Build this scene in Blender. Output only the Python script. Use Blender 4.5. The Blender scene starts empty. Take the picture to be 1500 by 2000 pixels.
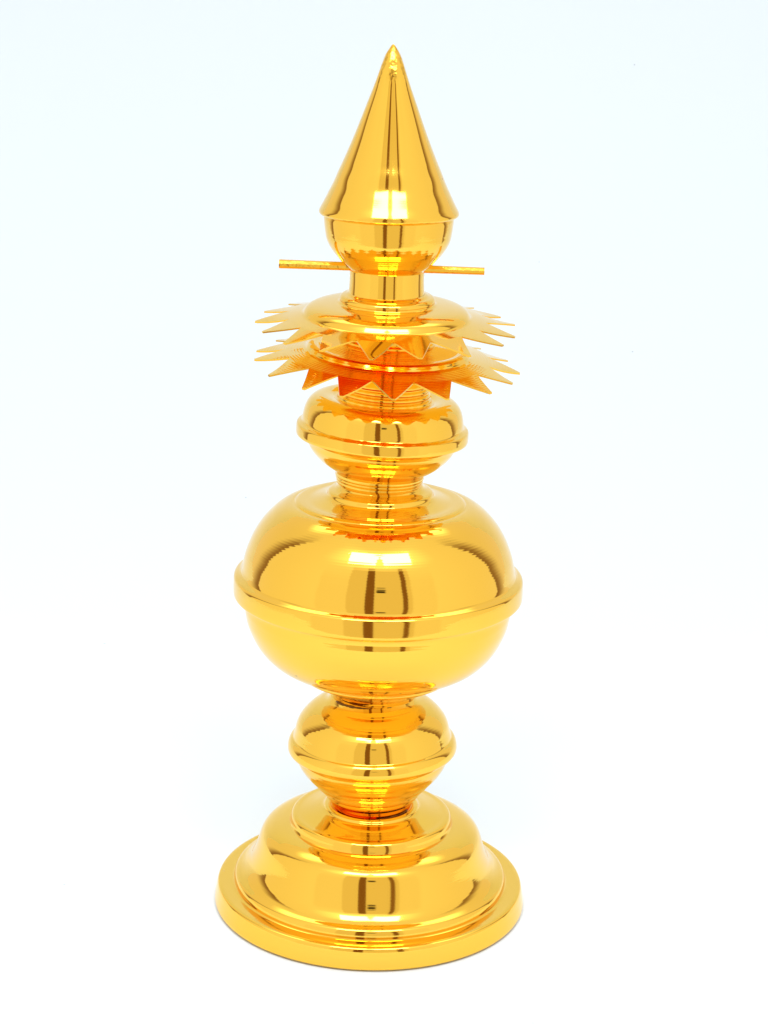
import bpy, math, random
from mathutils import Vector, Matrix
R = math.radians
random.seed(7)
S = bpy.context.scene
COL = S.collection

# ------------------------------------------------------------------ camera
PITCH, ROLL, F, D = R(16.0), R(1.5), 4100.0, 1.5      # F: focal length in photo pixels (2000 px high)
SP, CP = math.sin(PITCH), math.cos(PITCH)
TZ = 754.4 * D / (F * CP - 754.4 * SP)
AX = -8.0                                             # where the axis stands, pixels from the middle
T = Vector((-AX * D / F, 0, TZ))
FW = Vector((0, CP, -SP)); UP = Vector((0, SP, CP))
CAM = T - FW * D
cd = bpy.data.cameras.new('camera'); cam = bpy.data.objects.new('camera', cd); COL.objects.link(cam)
cd.sensor_fit = 'VERTICAL'; cd.sensor_height = 36.0; cd.sensor_width = 27.0
cd.lens = 36.0 * F / 2000.0; cd.clip_start = 0.02; cd.clip_end = 100
cam.matrix_world = Matrix.Translation(CAM) @ Matrix((
    (1, UP.x, -FW.x, 0), (0, UP.y, -FW.y, 0), (0, UP.z, -FW.z, 0), (0, 0, 0, 1))) @ Matrix.Rotation(ROLL, 4, 'Z')
S.camera = cam
S.view_settings.view_transform = 'Standard'; S.view_settings.look = 'None'
S.view_settings.exposure = 0.0; S.view_settings.gamma = 1.0
S.view_settings.use_curve_mapping = False
S.cycles.use_denoising = True
S.cycles.max_bounces = 12; S.cycles.glossy_bounces = 10; S.cycles.diffuse_bounces = 6
S.cycles.blur_glossy = 0.3; S.cycles.sample_clamp_indirect = 6.0

# ------------------------------------------------------------------ world: the studio round the table
W = bpy.data.worlds.new('World'); S.world = W; W.use_nodes = True
nt = W.node_tree; nt.nodes.clear()
def N(t, tree=None, **kw):
    n = (tree or nt).nodes.new(t)
    for k, v in kw.items(): setattr(n, k, v)
    return n
def put(tree, sock, v):
    if isinstance(v, (int, float)): sock.default_value = v
    elif isinstance(v, tuple): sock.default_value = v
    else: tree.links.new(v, sock)
def M(op, a, b=0.0, c=0.0, tree=None):
    tree = tree or nt
    n = N('ShaderNodeMath', tree, operation=op)
    put(tree, n.inputs[0], a); put(tree, n.inputs[1], b); put(tree, n.inputs[2], c)
    return n.outputs[0]
def ramp(x, a, b, lo=0.0, hi=1.0, tree=None):          # smooth step from a to b
    tree = tree or nt
    n = N('ShaderNodeMapRange', tree, interpolation_type='SMOOTHSTEP')
    put(tree, n.inputs['Value'], x)
    n.inputs['From Min'].default_value = a; n.inputs['From Max'].default_value = b
    n.inputs['To Min'].default_value = lo; n.inputs['To Max'].default_value = hi
    return n.outputs['Result']
def band(x, a, b, s): return M('MULTIPLY', ramp(x, a - s, a + s), ramp(x, b - s, b + s, 1, 0))
def mixc(f, a, b, tree=None):
    tree = tree or nt
    n = N('ShaderNodeMix', tree, data_type='RGBA')
    put(tree, n.inputs[0], f); put(tree, n.inputs[6], a); put(tree, n.inputs[7], b)
    return n.outputs[2]
tc = N('ShaderNodeTexCoord'); sx = N('ShaderNodeSeparateXYZ')
nt.links.new(tc.outputs['Generated'], sx.inputs[0])
az = M('MULTIPLY', M('ARCTAN2', sx.outputs[0], M('MULTIPLY', sx.outputs[1], -1.0)), 57.29578)   # 0 = towards the camera
el = M('MULTIPLY', M('ARCSINE', sx.outputs[2]), 57.29578)
aaz = M('ABSOLUTE', az)
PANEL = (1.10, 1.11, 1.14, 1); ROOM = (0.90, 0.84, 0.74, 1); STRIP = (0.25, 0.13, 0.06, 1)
EDGE = (0.30, 0.20, 0.15, 1); SIDE = (0.92, 0.89, 0.88, 1); GLOW = (1.7, 1.75, 1.9, 1); TOP = (1.0, 1.05, 1.1, 1); REAR_FILL = (2.7, 2.8, 2.85, 1)
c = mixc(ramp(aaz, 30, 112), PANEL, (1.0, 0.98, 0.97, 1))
c = mixc(M('MULTIPLY', band(az, -52, 50, 1.5), ramp(el, 20, 42, 0.5, 0)), c, (0.97, 0.93, 0.88, 1))
lowf = ramp(el, 40, 62, 1, 0)
# front opening between the two panels, where the photographer stands
opening = M('MULTIPLY', band(az, -26, 29, 0.9), ramp(el, 42.5, 45.5, 1, 0))
c = mixc(opening, c, ROOM)
strips = M('MAXIMUM', band(az, -10.6, -3.2, 0.6), band(az, 20.5, 25.0, 0.6))
c = mixc(M('MULTIPLY', strips, ramp(el, 42, 44.5, 1, 0)), c, STRIP)
# gap at the outer edges of the panels, then the sides fading towards the backdrop
lens = M('MULTIPLY', band(az, -1.5, 6.0, 1.2), band(el, 19.5, 23.5, 1.0))
c = mixc(lens, c, (0.03, 0.02, 0.015, 1))
paz = M('ADD', aaz, M('MULTIPLY', M('ADD', el, 18.0), 0.35))          # the panels lean inwards at the top
gap = M('MULTIPLY', ramp(paz, 118.5, 120), ramp(el, 34, 60, 1, 0))
side = mixc(ramp(paz, 120.5, 135), EDGE, SIDE)
c = mixc(gap, c, side)
c = mixc(ramp(el, 58, 78), c, TOP)
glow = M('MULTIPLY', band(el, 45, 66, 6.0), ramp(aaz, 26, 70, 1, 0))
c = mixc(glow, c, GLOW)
# unseen bright band added high behind the object, fills the floor shadow
rear_fill = M('MULTIPLY', ramp(aaz, 112, 140), band(el, 52, 82, 5.0))
c = mixc(rear_fill, c, REAR_FILL)
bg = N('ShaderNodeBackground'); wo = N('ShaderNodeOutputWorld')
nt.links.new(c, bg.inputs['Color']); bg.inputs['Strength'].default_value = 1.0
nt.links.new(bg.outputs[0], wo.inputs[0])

# ------------------------------------------------------------------ the two studio lamps above the camera
def softbox(name, azd, eld, dist, w, h, power, col):
    l = bpy.data.lights.new(name, 'AREA'); l.shape = 'RECTANGLE'; l.size = w; l.size_y = h
    l.energy = power; l.color = col
    o = bpy.data.objects.new(name, l); COL.objects.link(o)
    d = Vector((math.sin(R(azd)) * math.cos(R(eld)), -math.cos(R(azd)) * math.cos(R(eld)), math.sin(R(eld))))
    o.location = Vector((0, 0, 0.3)) + d * dist
    o.rotation_euler = (-d).to_track_quat('-Z', 'Y').to_euler()
    return o
softbox('softbox', -18.5, 54.5, 2.2, 0.80, 0.58, 14, (0.94, 1.0, 1.16))
softbox('softbox', 21.5, 54.5, 2.2, 0.80, 0.58, 14, (0.94, 1.0, 1.16))

# ------------------------------------------------------------------ materials
def gold(name, groove=1.0, period=700.0, rings=0.0, hammer=0.0, tip=None, rough=0.055):
    m = bpy.data.materials.new(name); m.use_nodes = True
    t = m.node_tree; bs = t.nodes['Principled BSDF']
    L = t.links.new
    bs.inputs['Metallic'].default_value = 1.0
    at = N('ShaderNodeAttribute', t, attribute_name='arc')
    oc = N('ShaderNodeTexCoord', t)
    # spun grooves: one dimensional noise along the profile
    n1 = N('ShaderNodeTexNoise', t, noise_dimensions='1D'); n1.inputs['Scale'].default_value = period
    n1.inputs['Detail'].default_value = 2.0
    L(at.outputs['Fac'], n1.inputs['W'])
    n2 = N('ShaderNodeTexNoise', t, noise_dimensions='1D'); n2.inputs['Scale'].default_value = period / 7
    L(at.outputs['Fac'], n2.inputs['W'])
    var = N('ShaderNodeTexNoise', t); var.inputs['Scale'].default_value = 9.0
    L(oc.outputs['Object'], var.inputs['Vector'])
    sa = N('ShaderNodeAttribute', t, attribute_name='spin')
    amp = M('MULTIPLY', ramp(var.outputs['Fac'], 0.35, 0.65, 0.35, 1.0, tree=t), sa.outputs['Fac'], tree=t)
    h = M('MULTIPLY', n1.outputs['Fac'], amp, tree=t)
    h = M('MULTIPLY', h, 0.000030 * groove, tree=t)
    h = M('ADD', h, M('MULTIPLY', n2.outputs['Fac'], M('MULTIPLY', sa.outputs['Fac'], 0.00008 * groove, tree=t), tree=t), tree=t)
    if rings:
        sn = M('SINE', M('MULTIPLY', at.outputs['Fac'], 2 * math.pi / 0.0021, tree=t), tree=t)
        h = M('ADD', h, M('MULTIPLY', sn, 0.000022 * rings, tree=t), tree=t)
    # slow dents of the beaten sheet
    n3 = N('ShaderNodeTexNoise', t); n3.inputs['Scale'].default_value = 22.0; n3.inputs['Detail'].default_value = 1.0
    L(oc.outputs['Object'], n3.inputs['Vector'])
    h = M('ADD', h, M('MULTIPLY', n3.outputs['Fac'], 0.0004, tree=t), tree=t)
    # pits and specks
    vo = N('ShaderNodeTexVoronoi', t); vo.inputs['Scale'].default_value = 55.0
    L(oc.outputs['Object'], vo.inputs['Vector'])
    pit = ramp(vo.outputs['Distance'], 0.02, 0.055, 1, 0, tree=t)
    pick = N('ShaderNodeSeparateColor', t); L(vo.outputs['Color'], pick.inputs[0])
    pit = M('MULTIPLY', pit, M('GREATER_THAN', pick.outputs[0], 0.72, tree=t), tree=t)
    h = M('SUBTRACT', h, M('MULTIPLY', pit, 0.0003, tree=t), tree=t)
    if hammer or tip is not None:
        n4 = N('ShaderNodeTexNoise', t); n4.inputs['Scale'].default_value = 260.0; n4.inputs['Detail'].default_value = 3.0
        L(oc.outputs['Object'], n4.inputs['Vector'])
        k = hammer
        if tip is not None:
            sp = N('ShaderNodeSeparateXYZ', t); L(oc.outputs['Object'], sp.inputs[0])
            k = M('MULTIPLY', ramp(sp.outputs[2], tip - 0.016, tip + 0.002, tree=t), 1.3, tree=t)
        h = M('ADD', h, M('MULTIPLY', M('MULTIPLY', n4.outputs['Fac'], 0.0009, tree=t), k, tree=t), tree=t)
    b = N('ShaderNodeBump', t); b.inputs['Strength'].default_value = 1.0; b.inputs['Distance'].default_value = 1.0
    L(h, b.inputs['Height']); L(b.outputs[0], bs.inputs['Normal'])
    col = mixc(pit, (0.965, 0.578, 0.072, 1), (0.16, 0.07, 0.015, 1), tree=t)
    L(col, bs.inputs['Base Color'])
    L(ramp(var.outputs['Fac'], 0.3, 0.75, rough * 0.7, rough * 1.5, tree=t), bs.inputs['Roughness'])
    return m
GOLD = gold('polished_gold')
GOLD_SPUN = gold('spun_gold', groove=1.2, rings=0.22)
GOLD_RINGED = gold('ringed_gold', groove=1.2, rings=1.4)
GOLD_SHEET = gold('gold_sheet', groove=0.3)
GOLD_CUT = gold('cut_gold_edge', groove=0.0, rough=0.2)
GOLD_BAR = gold('hammered_gold', groove=0.0, hammer=0.22, rough=0.13)

def paper():
    m = bpy.data.materials.new('backdrop_paper'); m.use_nodes = True
    t = m.node_tree; bs = t.nodes['Principled BSDF']
    oc = N('ShaderNodeTexCoord', t)
    n = N('ShaderNodeTexNoise', t); n.inputs['Scale'].default_value = 3.0; n.inputs['Detail'].default_value = 3.0
    t.links.new(oc.outputs['Object'], n.inputs['Vector'])
    col = mixc(n.outputs['Fac'], (0.722, 0.778, 0.795, 1), (0.714, 0.772, 0.791, 1), tree=t)
    vo = N('ShaderNodeTexVoronoi', t); vo.inputs['Scale'].default_value = 26.0
    t.links.new(oc.outputs['Object'], vo.inputs['Vector'])
    pk = N('ShaderNodeSeparateColor', t); t.links.new(vo.outputs['Color'], pk.inputs[0])
    speck = M('MULTIPLY', ramp(vo.outputs['Distance'], 0.015, 0.04, 1, 0, tree=t), M('GREATER_THAN', pk.outputs[0], 0.86, tree=t), tree=t)
    col = mixc(M('MULTIPLY', speck, 0.55, tree=t), col, (0.35, 0.38, 0.4, 1), tree=t)
    t.links.new(col, bs.inputs['Base Color'])
    bs.inputs['Roughness'].default_value = 0.9; bs.inputs['Specular IOR Level'].default_value = 0.1
    return m

# ------------------------------------------------------------------ setting: seamless sweep
def sweep():
    prof = [(-0.62, -0.30), (-0.62, -0.06)]
    for i in range(9):
        a = R(180 - 90 * i / 8); prof.append((-0.56 + 0.06 * math.cos(a), -0.06 + 0.06 * math.sin(a)))
    prof += [(-0.3, 0), (0, 0), (0.4, 0)]
    for i in range(1, 25):
        a = R(-90 + 90 * i / 24); prof.append((0.6 + 0.7 * math.cos(a), 0.7 + 0.7 * math.sin(a)))
    prof += [(1.3, 1.0), (1.3, 1.3)]
    xs = [-1.25 + 2.5 * i / 10 for i in range(11)]
    v = [(x, y, z) for (y, z) in prof for x in xs]; n = len(xs)
    f = [(j * n + i, j * n + i + 1, (j + 1) * n + i + 1, (j + 1) * n + i) for j in range(len(prof) - 1) for i in range(n - 1)]
    me = bpy.data.meshes.new('backdrop'); me.from_pydata(v, [], f)
    for p in me.polygons: p.use_smooth = True
    me.materials.append(paper())
    o = bpy.data.objects.new('backdrop', me); COL.objects.link(o); o['kind'] = 'structure'
    return o
sweep()

# ------------------------------------------------------------------ measuring: photo pixels -> metres
def front_v(r, z, s=1):                                # where the nearest (s=1) or farthest (-1) point of a ring shows
    d = Vector((0, -s * r, z)) - CAM
    return -F * d.dot(UP) / d.dot(FW)
def depth(z): return (Vector((0, 0, z)) - CAM).dot(FW)
def solve(fn, v):
    lo, hi = -0.3, 1.2
    for _ in range(50):
        m = (lo + hi) / 2
        if fn(m) > v: lo = m
        else: hi = m
    return (lo + hi) / 2
def ring(a, y):                                        # a: half width, y: row of the middle of the ring's ellipse
    v = y - 1000; z = TZ * 1.0
    for _ in range(4):
        r = a * depth(z) / F
        z = solve(lambda q: (front_v(r, q) + front_v(r, q, -1)) / 2, v)
    return (r, z)
def px(z): return depth(z) / F                         # metres per pixel at a height

def curve(pts, step=0.0006):                           # rounded line through the measured rings
    P = [Vector((p[0], p[1])) for p in pts]
    out = [P[0]]
    for i in range(len(P) - 1):
        p0 = P[i - 1] if i else P[0] * 2 - P[1]
        p1, p2 = P[i], P[i + 1]
        p3 = P[i + 2] if i + 2 < len(P) else P[-1] * 2 - P[-2]
        t1 = max((p1 - p0).length, 1e-7) ** .5; t2 = t1 + max((p2 - p1).length, 1e-7) ** .5; t3 = t2 + max((p3 - p2).length, 1e-7) ** .5
        n = max(2, int((p2 - p1).length / step))
        for k in range(1, n + 1):
            t = t1 + (t2 - t1) * k / n
            A1 = p0 * ((t1 - t) / t1) + p1 * (t / t1)
            A2 = p1 * ((t2 - t) / (t2 - t1)) + p2 * ((t - t1) / (t2 - t1))
            A3 = p2 * ((t3 - t) / (t3 - t2)) + p3 * ((t - t2) / (t3 - t2))
            B1 = A1 * ((t2 - t) / t2) + A2 * (t / t2)
            B2 = A2 * ((t3 - t) / (t3 - t1)) + A3 * ((t - t1) / (t3 - t1))
            out.append(B1 * ((t2 - t) / (t2 - t1)) + B2 * ((t - t1) / (t2 - t1)))
    return out
SEG = 160
def lathe(name, profs, mat, parent=None, loc=(0, 0, 0), base=0.0, seg=SEG, spin=None):
    """profs: lists of (r, z) measured from the foot of the finial; the mesh is stored relative to height base"""
    v, f, arc, spn = [], [], [], []
    s = random.random() * 3
    for ip, pr in enumerate(profs):
        pr = curve(pr); sw = spin[ip] if spin else 1.0
        o0 = len(v); last = None
        for p in pr:
            if last is not None: s += (p - last).length
            last = p
            r = max(p.x, 0.00002)
            for k in range(seg):
                a = 2 * math.pi * k / seg
                v.append((r * math.cos(a), r * math.sin(a), p.y - base)); arc.append(s); spn.append(sw)
        for j in range(len(pr) - 1):
            for k in range(seg):
                k2 = (k + 1) % seg
                f.append((o0 + j * seg + k, o0 + j * seg + k2, o0 + (j + 1) * seg + k2, o0 + (j + 1) * seg + k))
        s += 0.05
    me = bpy.data.meshes.new(name); me.from_pydata(v, [], f)
    at = me.attributes.new('arc', 'FLOAT', 'POINT'); at.data.foreach_set('value', arc)
    at = me.attributes.new('spin', 'FLOAT', 'POINT'); at.data.foreach_set('value', spn)
    for p in me.polygons: p.use_smooth = True
    me.materials.append(mat)
    o = bpy.data.objects.new(name, me); COL.objects.link(o)
    o.parent = parent; o.location = loc
    return o
def rings(*l): return [ring(a, y) for a, y in l]

# ------------------------------------------------------------------ the finial
root = bpy.data.objects.new('temple_finial', None); COL.objects.link(root)
root['label'] = 'tall shiny gold temple finial of stacked globes and sunburst discs under a pointed cone'
root['category'] = 'finial'
def part(name, profs, mat, off, label=None, tilt=None, spin=None):
    z0 = min(p[1] for pr in profs for p in pr)
    o = lathe(name, profs, mat, root, (off * px(z0), 0, z0), z0, spin=spin)
    if tilt: o.rotation_euler = tilt
    if label: o['label'] = label
    return o, z0
def sub(name, profs, mat, par, z0, label=None):
    o = lathe(name, profs, mat, par, (0, 0, 0), z0)
    if label: o['label'] = label
    return o

# foot: bell shaped base, a flat rim under it
o, z0 = part('foot', [rings(
    (264, 1719), (264, 1715), (262.5, 1709), (260, 1704.5), (256, 1702), (250, 1699), (243, 1694), (234, 1684), (227.8, 1672), (223, 1660),
    (219.8, 1650), (217.2, 1641.5), (214.3, 1633), (210.8, 1626.3), (206, 1620.5), (199, 1615.3), (188, 1610), (175, 1606.5), (163, 1604.5), (159, 1604)),
    rings((159, 1604), (157, 1600), (155, 1592), (152.5, 1588), (148, 1586), (138, 1585), (122, 1581.5), (111, 1578.5), (103, 1576.5),
    (97, 1575), (92.5, 1572.5), (91, 1569.5), (86, 1567.5), (80, 1568.5), (76, 1572), (60, 1574))], GOLD, -2,
    'bell shaped foot with stepped shoulders')
sub('rim', [rings((285, 1760.6), (298.5, 1760.3), (300, 1757.5), (299.5, 1750), (297, 1735), (295.3, 1727), (293.5, 1723.5), (289, 1722),
    (280, 1721.5), (270, 1721), (266.5, 1720.5), (264, 1719))], GOLD, o, z0)

# lower globe
g, z0 = part('globe', [rings(
    (60, 1352), (76, 1353), (81, 1355), (84, 1359), (88, 1363.5), (94, 1367), (103, 1370), (114, 1375), (124, 1382), (133, 1390.5), (141, 1400),
    (147, 1411), (151, 1425), (153.5, 1434)),
    rings((157, 1466), (152.5, 1469.5), (150, 1472.5), (148, 1478), (143.5, 1488), (137, 1498), (129, 1508), (120, 1516.8), (115.5, 1520.5), (113, 1524),
    (106, 1531), (98, 1539), (94, 1542.5), (92.5, 1546), (87, 1552), (82, 1556.5), (79.5, 1560), (76, 1567), (73, 1570.5), (60, 1572))], GOLD_SPUN, -0.5,
    'small globe between the foot and the large vessel', tilt=(0, R(-1.2), 0), spin=(1.2, 1.8))
sub('belt', [rings((153.5, 1434), (154.5, 1437), (157.5, 1439), (160.5, 1442), (163.5, 1447.5), (165, 1455), (164.3, 1461), (161.5, 1464.5), (157, 1466))], GOLD, g, z0)

GAP_DARK = bpy.data.materials.new('gap_shade'); GAP_DARK.use_nodes = True  # dark brown that stands for the shade inside the joint gaps
_t = GAP_DARK.node_tree; _b = _t.nodes['Principled BSDF']; _b.inputs['Metallic'].default_value = 0.9; _b.inputs['Roughness'].default_value = 0.45
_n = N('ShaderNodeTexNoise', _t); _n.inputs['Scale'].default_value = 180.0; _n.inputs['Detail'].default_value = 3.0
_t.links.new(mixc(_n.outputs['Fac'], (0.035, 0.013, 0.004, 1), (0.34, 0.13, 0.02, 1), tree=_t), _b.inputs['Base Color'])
def gap_bead(par, a, y, base, d0, d1, thick, seed):
    # rough dark bead put in for the shade of an open joint: d0..d1 degrees, 0 = right, 90 = towards the camera
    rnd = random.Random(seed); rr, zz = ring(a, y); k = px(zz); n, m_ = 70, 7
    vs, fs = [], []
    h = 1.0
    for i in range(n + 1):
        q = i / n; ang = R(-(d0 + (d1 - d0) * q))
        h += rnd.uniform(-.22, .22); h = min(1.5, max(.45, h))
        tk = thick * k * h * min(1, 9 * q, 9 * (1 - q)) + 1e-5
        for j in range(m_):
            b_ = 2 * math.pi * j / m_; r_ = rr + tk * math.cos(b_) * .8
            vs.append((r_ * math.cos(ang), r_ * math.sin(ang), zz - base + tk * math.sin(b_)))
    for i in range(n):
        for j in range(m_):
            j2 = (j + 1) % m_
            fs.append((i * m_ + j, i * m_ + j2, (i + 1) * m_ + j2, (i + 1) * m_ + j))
    me = bpy.data.meshes.new('gap_shade_bead'); me.from_pydata(vs, [], fs)
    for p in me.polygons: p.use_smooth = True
    me.materials.append(GAP_DARK)
    o = bpy.data.objects.new('gap_shade_bead', me); COL.objects.link(o); o.parent = par
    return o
gap_bead(g, 82, 1355.5, z0, 90, 150, 2.0, 3)
gap_bead(g, 81.5, 1355, z0, 40, 72, 1.5, 8)
gap_bead(g, 74.5, 1570.5, z0, 20, 84, 1.9, 5)
# large vessel
g, z0 = part('vessel', [rings(
    (60, 942), (76, 943), (81, 945), (84, 949), (90, 953.5), (97, 956), (101.5, 958.5), (103, 961.5), (104, 965), (109, 969), (120, 973), (137, 977),
    (152, 977.5), (161, 978.5), (165.5, 981)),
    rings((165.5, 981), (167.5, 983), (173, 983.5), (186, 987.5), (202.5, 997.5), (215.5, 1009), (227.5, 1022), (238, 1036.5), (247.5, 1053), (255, 1070.5), (260.5, 1086), (264, 1101), (266.5, 1113.5), (268.5, 1119)),
    rings((276, 1165), (268, 1167), (261, 1174), (259, 1194), (255, 1214), (247, 1234), (237, 1252), (225, 1267.5), (208, 1283), (190, 1294), (172, 1301.5), (159, 1306.5), (153.5, 1309.5)),
    rings((153.5, 1309.5), (152.5, 1312), (149, 1315), (140, 1319), (120, 1329), (100, 1338.5), (90, 1343), (85, 1346), (82, 1350), (80, 1355), (70, 1357))], GOLD_SPUN, 0.3,
    'large round vessel, widest of the globes', spin=(1.0, 0.75, 0.5, 1.4))
sub('belt', [rings((268.5, 1119), (271.5, 1121.8), (276, 1124.2), (280, 1126.8), (281.8, 1129.8), (282.6, 1136), (282.8, 1147), (282.6, 1158), (281.8, 1162.6), (280, 1164.6), (276, 1165))], GOLD, g, z0)

# upper globe with the ribbed neck that carries the lower disc
g, z0 = part('globe', [rings(
    (70, 588), (86, 590), (88, 600), (88, 640), (91, 644), (91.5, 649), (88.5, 652), (88.5, 660), (92, 664), (92, 668), (89, 671), (80, 676), (76, 690), (77, 728), (82, 737), (85, 744), (83, 749), (86, 752), (86.5, 757), (84, 760), (88, 763), (89, 768), (86.5, 771), (91.5, 774), (92.5, 778), (95, 779.5), (102, 777),
    (112, 775), (121, 774.8), (130, 776.2), (138, 779.6), (145, 785.2), (150.2, 792.3), (153.9, 801), (156, 809), (157.5, 817), (158, 824)),
    rings((164, 855), (156, 857.5), (150, 860), (146.5, 865), (141.5, 875), (134.5, 885), (126.5, 893.5), (117.5, 901.5), (107.5, 908.5), (98, 914), (91.5, 918), (88.5, 921.5), (87.5, 925),
    (87.5, 928.5), (85.5, 930.5), (86, 934), (84, 937), (84, 941), (81.5, 945.5), (70, 947))], GOLD_SPUN, -3.4, 'small globe under the sunburst discs', tilt=(0, R(2.2), 0), spin=(0.3, 1.6))
sub('belt', [rings((157.8, 824), (158.8, 827.5), (163, 830.3), (166.8, 831.8), (168.3, 834.8), (168.9, 843), (168.7, 850.5), (167.4, 854), (164, 855))], GOLD, g, z0)

# sunburst discs: hub, plate and single rays cut from the sheet
def disc(off, yroot, hub, root_r, tip_r, drop, angles, tilt, mat, thick, label, droop_in):
    zr = ring(root_r, yroot)[1]; k = px(zr)
    rr = root_r * k
    prof_top = [(a * k, zr + h * k) for a, h in hub]
    edge_in = prof_top[-1]
    top = prof_top + [(rr, zr)]
    und = [(rr, zr - thick * k), (edge_in[0], edge_in[1] - thick * k), (hub[0][0] * k * 1.02, edge_in[1] + 4 * k)]
    n = 6
    plate_top = [(edge_in[0] + (rr - edge_in[0]) * i / n, edge_in[1] + (zr - edge_in[1]) * i / n) for i in range(n + 1)]
    o = lathe('sunburst_disc', [plate_top, und], mat, root, (off * k, 0, zr), zr)
    o.rotation_euler = tilt; o['label'] = label
    sub('hub', [prof_top], mat, o, zr)
    na = len(angles)
    for i, a in enumerate(angles):
        al = (angles[i - 1] + a) / 2 if i else (angles[-1] - 360 + a) / 2
        ar = (angles[(i + 1) % na] + (360 if i == na - 1 else 0) + a) / 2
        tr = (tip_r + random.uniform(-3, 3)) * k; td = (drop + random.uniform(-3.6, 3.6)) * k
        tw = 3.6 * k / tr * 57.3; twist = random.uniform(-5, 5) * k
        nr, nc = 10, 6
        vs, fs, arc, rim = [], [], [], set()
        for side in (0, 1):
            for j in range(nr + 1):
                q = j / nr
                r = rr + (tr - rr) * q
                for c_ in range(nc + 1):
                    a0 = R(-(al + (ar - al) * c_ / nc))     # angles run from the right towards the camera
                    a1 = R(-(a - tw + 2 * tw * c_ / nc))    # straight cuts from the root to the blunt tip
                    z = -td * q - td * 0.05 * math.sin(q * 3.1) + twist * (c_ / nc - .5) * q * (1 - q) * 3 - (thick * k if side else 0)
                    vs.append((rr * math.cos(a0) * (1 - q) + tr * math.cos(a1) * q, rr * math.sin(a0) * (1 - q) + tr * math.sin(a1) * q, z)); arc.append(i * 0.3 + r)
        m_ = (nr + 1) * (nc + 1)
        def id_(s_, j, c_): return s_ * m_ + j * (nc + 1) + c_
        for j in range(nr):
            for c_ in range(nc):
                fs.append((id_(0, j, c_), id_(0, j + 1, c_), id_(0, j + 1, c_ + 1), id_(0, j, c_ + 1)))
                fs.append((id_(1, j, c_), id_(1, j, c_ + 1), id_(1, j + 1, c_ + 1), id_(1, j + 1, c_)))
            for c_ in (0, nc):
                fs.append((id_(0, j, c_), id_(0, j + 1, c_), id_(1, j + 1, c_), id_(1, j, c_))); rim.add(len(fs) - 1)
        for c_ in range(nc):
            fs.append((id_(0, nr, c_), id_(0, nr, c_ + 1), id_(1, nr, c_ + 1), id_(1, nr, c_))); rim.add(len(fs) - 1)
        me = bpy.data.meshes.new('ray'); me.from_pydata(vs, [], fs)
        at = me.attributes.new('arc', 'FLOAT', 'POINT'); at.data.foreach_set('value', arc)
        at = me.attributes.new('spin', 'FLOAT', 'POINT'); at.data.foreach_set('value', [1.0] * len(arc))
        for p in me.polygons: p.use_smooth = True
        me.set_sharp_from_angle(angle=R(40))
        me.materials.append(mat); me.materials.append(GOLD_CUT)
        for i_ in rim: me.polygons[i_].material_index = 1
        ray = bpy.data.objects.new('ray', me); COL.objects.link(ray); ray.parent = o
    return o
disc(7.5, 696, [(78, 35), (80, 31), (84, 28), (95, 25.5), (112, 22.5), (128, 20), (138, 19.2), (145, 20.2), (151, 20), (156, 17.5), (159.5, 12.5), (162, 8.8), (166, 7)],
     200, 261, 17.5, [-150, -129, -108, -86, -65, -43.5, -22, 0, 21, 41, 64, 87, 108.5, 126.5, 149, 171, 190],
     (R(2.3), R(2.2), 0), GOLD_RINGED, 3.2, 'slightly larger finely grooved sunburst disc on the neck of the globe', 0)
disc(3.6, 623, [(72, 52), (76, 50.5), (81, 47.5), (87, 46), (91.5, 43), (93.5, 38), (93, 34), (96, 31.5), (106, 30), (130, 27), (148, 22.5), (157, 17.5), (161.5, 12), (164.5, 7.5), (169, 5.5)],
     193, 258, 15, [-140, -117, -93, -70, -47, -27, -8.6, 13.5, 31.6, 52.5, 75.5, 95.8, 118, 138, 157, 180, 200],
     (R(2.4), R(0.6), 0), GOLD_SHEET, 3.0, 'smooth sunburst disc just under the collar', 0)

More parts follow.
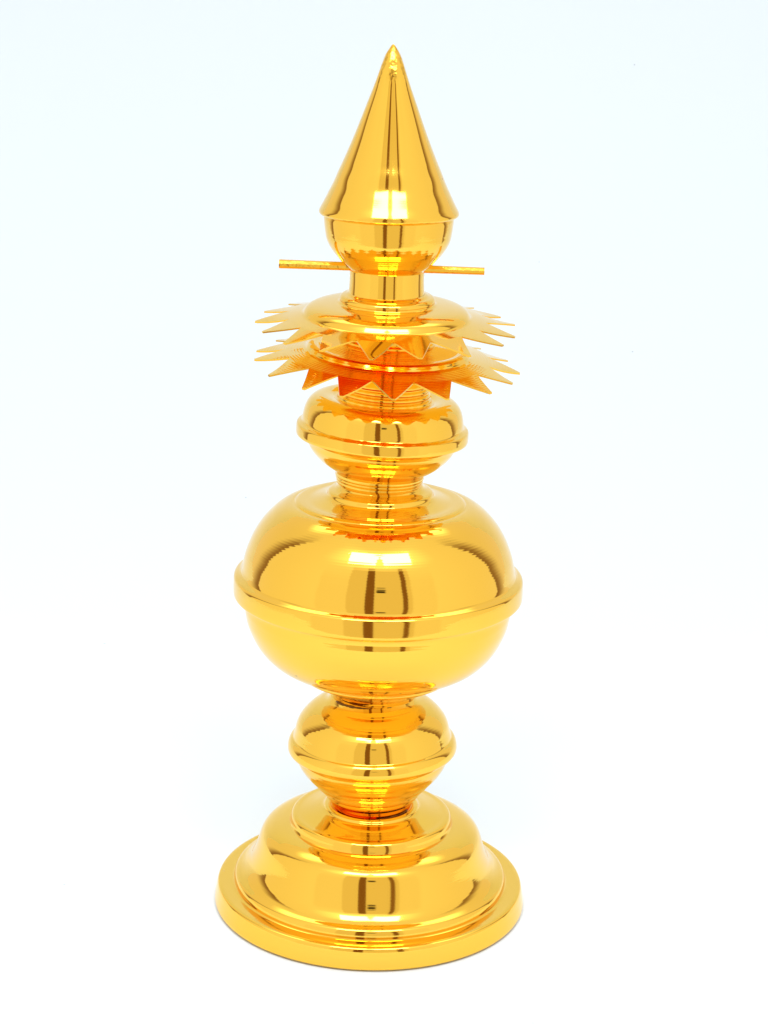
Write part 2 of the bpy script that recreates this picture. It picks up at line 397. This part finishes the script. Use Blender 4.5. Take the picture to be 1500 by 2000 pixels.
# collar, bowl, cone
part('collar', [rings((60, 579), (73, 577), (74.8, 574.5), (74.2, 570), (73.4, 560), (72.9, 545), (72.6, 527), (70.5, 522), (60, 520))], GOLD_SHEET, 2)
part('bowl', [rings((66, 530), (71.5, 529), (73.5, 525.5), (82, 519), (91, 511), (106, 494), (115, 481), (121, 468.5), (124.5, 452), (126.8, 434), (127, 425), (125, 420), (110, 418))], GOLD_SPUN, 2.8, spin=(1.8,))
zt = ring(16, 128)[1]
cpts = rings((122, 421.5), (131, 421), (134.8, 419.4), (136.6, 417.2), (137.2, 414.6), (136.4, 411.2), (133.6, 405.3), (128, 394.5), (118.6, 375), (109.8, 356.5), (101, 335), (91.5, 313), (71.2, 263), (52.7, 213), (34, 162), (21.5, 124.5), (15, 107), (8.5, 96), (4, 89), (1.5, 86.5), (0.01, 86))
zc = min(p[1] for p in cpts)
GOLD_TIP = gold('gold_cone', groove=0.15, tip=ring(20, 122)[1] - zc)
part('cone', [cpts], GOLD_TIP, 2.8)

# crossbar through the bowl's foot
def crossbar():
    zb = ring(8, 523.5)[1]; k = px(zb)
    L0, L1 = -211 * k, 190 * k
    vs, fs, arc = [], [], []
    n, m_ = 10, 24
    for i in range(m_ + 1):
        q = i / m_; x = L0 + (L1 - L0) * q
        rr = (9.5 - 1.7 * q) * k
        for j in range(n):
            a = 2 * math.pi * (j + .5) / n
            vs.append((x + random.uniform(-.2, .2) * k, rr * 1.05 * math.cos(a), rr * math.sin(a) * (1 if math.sin(a) > 0 else .9))); arc.append(x)
    for i in range(m_):
        for j in range(n):
            j2 = (j + 1) % n
            fs.append((i * n + j, i * n + j2, (i + 1) * n + j2, (i + 1) * n + j))
    fs.append(tuple(range(n))[::-1]); fs.append(tuple(m_ * n + j for j in range(n)))
    me = bpy.data.meshes.new('crossbar'); me.from_pydata(vs, [], fs)
    at = me.attributes.new('arc', 'FLOAT', 'POINT'); at.data.foreach_set('value', arc)
    for p in me.polygons: p.use_smooth = True
    me.set_sharp_from_angle(angle=R(30))
    me.materials.append(GOLD_BAR)
    o = bpy.data.objects.new('crossbar', me); COL.objects.link(o); o.parent = root
    o.location = (2 * k, 0, zb); o.rotation_euler = (0, R(0.75), R(1))
    return o
crossbar()
